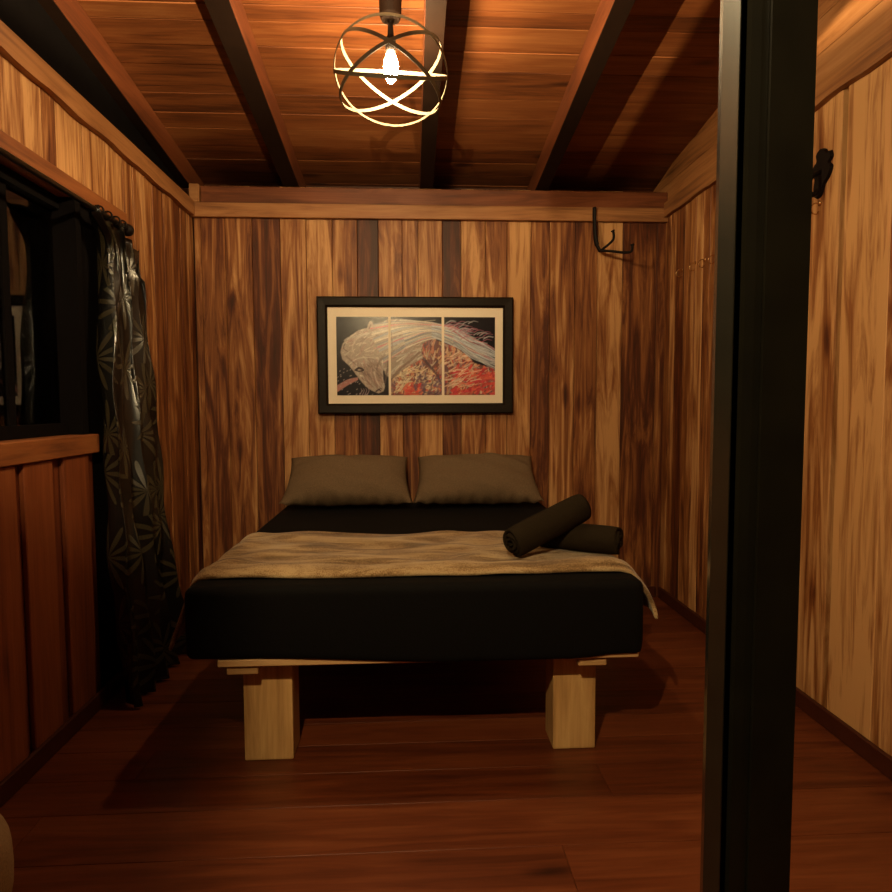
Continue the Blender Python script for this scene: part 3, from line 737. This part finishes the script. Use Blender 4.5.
# ================================================================== curtain and rod
cur = thing('curtain', 'black curtain with a leaf pattern bunched at the right of the window, reaching the floor', 'curtain', (-1.15, 2.75, 0))
def curtain_sheet():
    nu, nv = 150, 90; b = bmesh.new(); uvl = b.loops.layers.uv.new('UVMap'); G = []
    for j in range(nv + 1):
        v = j / nv; z = 1.945 - v * (1.945 - .012)       # top to floor
        row = []
        for i in range(nu + 1):
            u = i / nu
            ya = 2.665 - .15 * v - .12 * math.exp(-(v / .035) ** 2); yb = 3.03 + .05 * v + .05 * max(0, v - .75) * 4 * .6
            if v < .06: yb += .03 * (1 - v / .06)
            y = ya + (yb - ya) * u
            fold = math.sin(u * 2 * PI * 4.3 + .6 * math.sin(v * 4) + .8 * v)
            amp = .018 + .034 * v + .008 * math.sin(v * 9 + u * 5)
            x = -1.206 + .095 * v * v + amp * fold + .010 * math.sin(u * 37 + v * 3) + .006 * math.sin(v * 31 + u * 17)
            y += .018 * math.cos(u * 2 * PI * 4.3) + .008 * math.sin(v * 14 + u * 8)
            x = max(x, -1.238)
            zz = z + (.010 * math.sin(u * 19) if v < .01 else 0) - .05 * (1 - v) ** 8 * max(0, min(1, (u - .55) / .2))
            if v < .08: x -= .014 * max(0, min(1, (u - .5) / .2)); x = max(x, -1.24)
            row.append((b.verts.new((x, y, zz)), u, v))
        G.append(row)
    for j in range(nv):
        for i in range(nu):
            q = (G[j][i], G[j + 1][i], G[j + 1][i + 1], G[j][i + 1]); f = b.faces.new([k_[0] for k_ in q])
            for lp, k_ in zip(f.loops, q): lp[uvl].uv = (k_[1] * 1.1, -k_[2] * 1.94)
    bmesh.ops.recalc_face_normals(b, faces=b.faces)
    o = link('cloth', b, M_curt, cur, True); o.location = -Vector(cur.location)
    md = o.modifiers.new('thick', 'SOLIDIFY'); md.thickness = .003; md.offset = 0
curtain_sheet()
bm = new()
for yy in (2.62, 2.69, 2.76, 2.82):
    bm = new()
    b = bmesh.new(); rr, tt = .016, .003
    rings = []
    for k_ in range(20):
        th = 2 * PI * k_ / 20; rings.append([b.verts.new((-1.19 + (rr + dr) * math.cos(th), yy + dy, 1.945 + (rr + dr) * math.sin(th))) for dr, dy in ((tt, tt), (tt, -tt), (-tt, -tt), (-tt, tt))])
    for k_ in range(20):
        A, B = rings[k_], rings[(k_ + 1) % 20]
        for q in range(4): b.faces.new((A[q], A[(q + 1) % 4], B[(q + 1) % 4], B[q]))
    bmesh.ops.recalc_face_normals(b, faces=b.faces); merge(bm, b)
    o = link('heading_ring', bm, M_iron, cur, True); o.location = -Vector(cur.location)
rod = thing('curtain_rod', 'black curtain rod with a ball end running above the window', 'curtain rod', (-1.19, 1.2, 1.94))
bm = new(); sweep(bm, [(-1.19, YF, 1.94), (-1.19, 2.835, 1.94)], .010, 14); o = link('pole', bm, plain('rod_metal', (.06, .045, .03), .3, metal=.8), rod, True); o.location = -Vector(rod.location)
bm = new(); b = bmesh.new(); bmesh.ops.create_uvsphere(b, u_segments=20, v_segments=12, radius=.026); merge(bm, b, Matrix.Translation((-1.19, 2.868, 1.935))); lathe(bm, [(0, 0), (.015, 0), (.015, .012), (0, .012)], (-1.19, 2.83, 1.94), 16, Matrix.Rotation(-PI / 2, 4, 'X')); o = link('finial', bm, M_iron, rod, True); o.location = -Vector(rod.location)
bm = new(); sweep(bm, [(-1.2355, 2.80, 1.945), (-1.19, 2.80, 1.926)], .006, 8); lathe(bm, [(0, 0), (.022, 0), (.020, .005), (0, .006)], (-1.236, 2.80, 1.945), 16, Matrix.Rotation(PI / 2, 4, 'Y')); o = link('bracket', bm, M_iron, rod, True); o.location = -Vector(rod.location)

# ================================================================== iron hook on the back wall
hk = thing('wall_hook', 'black wrought iron double hook hanging at the top right of the back wall', 'hook', (1.09, 3.85, 2.33))
def hl(o): o.location = -Vector(hk.location); return o
bm = new(); sweep(bm, catmull([(1.083, 3.842, 2.345), (1.084, 3.842, 2.26), (1.090, 3.838, 2.17), (1.100, 3.832, 2.12), (1.118, 3.828, 2.088)], 6), [.013] * 12 + [.015] * 6 + [.011] * 7, 8, flat=.5); hl(link('strap', bm, M_iron, hk, True))
bm = new(); sweep(bm, catmull([(1.112, 3.83, 2.088), (1.15, 3.79, 2.115), (1.172, 3.76, 2.140), (1.172, 3.755, 2.175), (1.166, 3.755, 2.190)], 6), [.0075] * 21 + [.012] * 4, 8); hl(link('prong', bm, M_iron, hk, True))
bm = new(); sweep(bm, catmull([(1.110, 3.828, 2.092), (1.17, 3.78, 2.078), (1.225, 3.74, 2.062), (1.262, 3.715, 2.062), (1.268, 3.71, 2.090), (1.266, 3.71, 2.102)], 6), [.0075] * 26 + [.012] * 5, 8); hl(link('prong', bm, M_iron, hk, True))

# small brass cup hooks on the right wall
def cup_hook(y, z, label):
    h = thing('cup_hook', label, 'hook', (XR - .001, y, z), 'small brass hooks on the right wall')
    bm = new(); lathe(bm, [(0, 0), (.011, 0), (.010, .004), (.004, .006), (0, .006)], (0, 0, 0), 14, Matrix.Rotation(-PI / 2, 4, 'Y')); link('rose', bm, M_brass, h, True)
    bm = new(); sweep(bm, catmull([(-.004, 0, 0), (-.022, 0, -.002), (-.034, 0, -.018), (-.028, 0, -.036), (-.012, 0, -.040), (-.004, 0, -.030)], 5), .0028, 8); link('hook', bm, M_brass, h, True)
for y_, z_, lb in ((3.63, 1.945, 'small brass cup hook on the right wall, nearest to the back corner'),
                   (3.46, 1.945, 'small brass cup hook on the right wall, second from the back corner'),
                   (3.35, 1.94, 'small brass cup hook on the right wall, third from the back corner'),
                   (3.235, 1.935, 'small brass cup hook on the right wall, at the left edge of the black post'),
                   (2.40, 1.94, 'small brass cup hook on the right wall, just right of the black post')): cup_hook(y_, z_, lb)

# cast iron ornament hook beyond the post
co = thing('ornamental_hook', 'dark cast iron ornamental hook high on the right wall, right of the black post', 'hook', (XR, 2.385, 2.05))
def blob(bm, outline, th):
    b = bmesh.new(); A = [b.verts.new((-.002, y, z)) for y, z in outline]; B = [b.verts.new((-.002 - th, y * .94, z * .96)) for y, z in outline]
    b.faces.new(A); b.faces.new(B[::-1]); n = len(A)
    for k_ in range(n): b.faces.new((A[k_], A[(k_ + 1) % n], B[(k_ + 1) % n], B[k_]))
    bmesh.ops.recalc_face_normals(b, faces=b.faces); merge(bm, b)
cp = [tuple(p)[:2] for p in catmull([(-.02, .075, 0), (-.035, .055, 0), (-.05, .06, 0), (-.06, .035, 0), (-.045, .02, 0), (-.06, 0, 0), (-.045, -.03, 0), (-.02, -.05, 0), (.0, -.085, 0), (.03, -.09, 0), (.04, -.06, 0), (.035, -.02, 0), (.05, .0, 0), (.045, .03, 0), (.025, .045, 0), (.03, .07, 0), (.005, .085, 0), (-.02, .075, 0)], 5)][:-1]
bm = new(); blob(bm, cp, .012); link('plate', bm, M_iron, co)
bm = new(); sweep(bm, catmull([(-.012, .0, .0), (-.045, .0, -.02), (-.06, .0, -.06), (-.04, .0, -.085), (-.055, .0, -.05)][:4] + [(-.022, 0, -.07)], 6), [.009] * 25, 8); link('hook', bm, M_iron, co, True)

# tan pouf at the lower left
bm = new()
b = bmesh.new(); bmesh.ops.create_uvsphere(b, u_segments=40, v_segments=24, radius=1)
for v_ in b.verts:
    x, y, z = v_.co; s = 1 + .015 * math.sin(8 * math.atan2(y, x))
    zz = math.copysign(abs(z) ** .7, z); k_ = (1 - abs(zz) ** 4) ** .25 if abs(zz) < 1 else 0
    v_.co = Vector((x * .15 * s, y * .15 * s, .152 + .15 * zz))
merge(bm, b)
po = link('pouf', bm, M_tan, None, True, (-1.055, 1.42, 0)); tag(po, 'tan fabric pouf on the floor at the lower left edge', 'pouf')
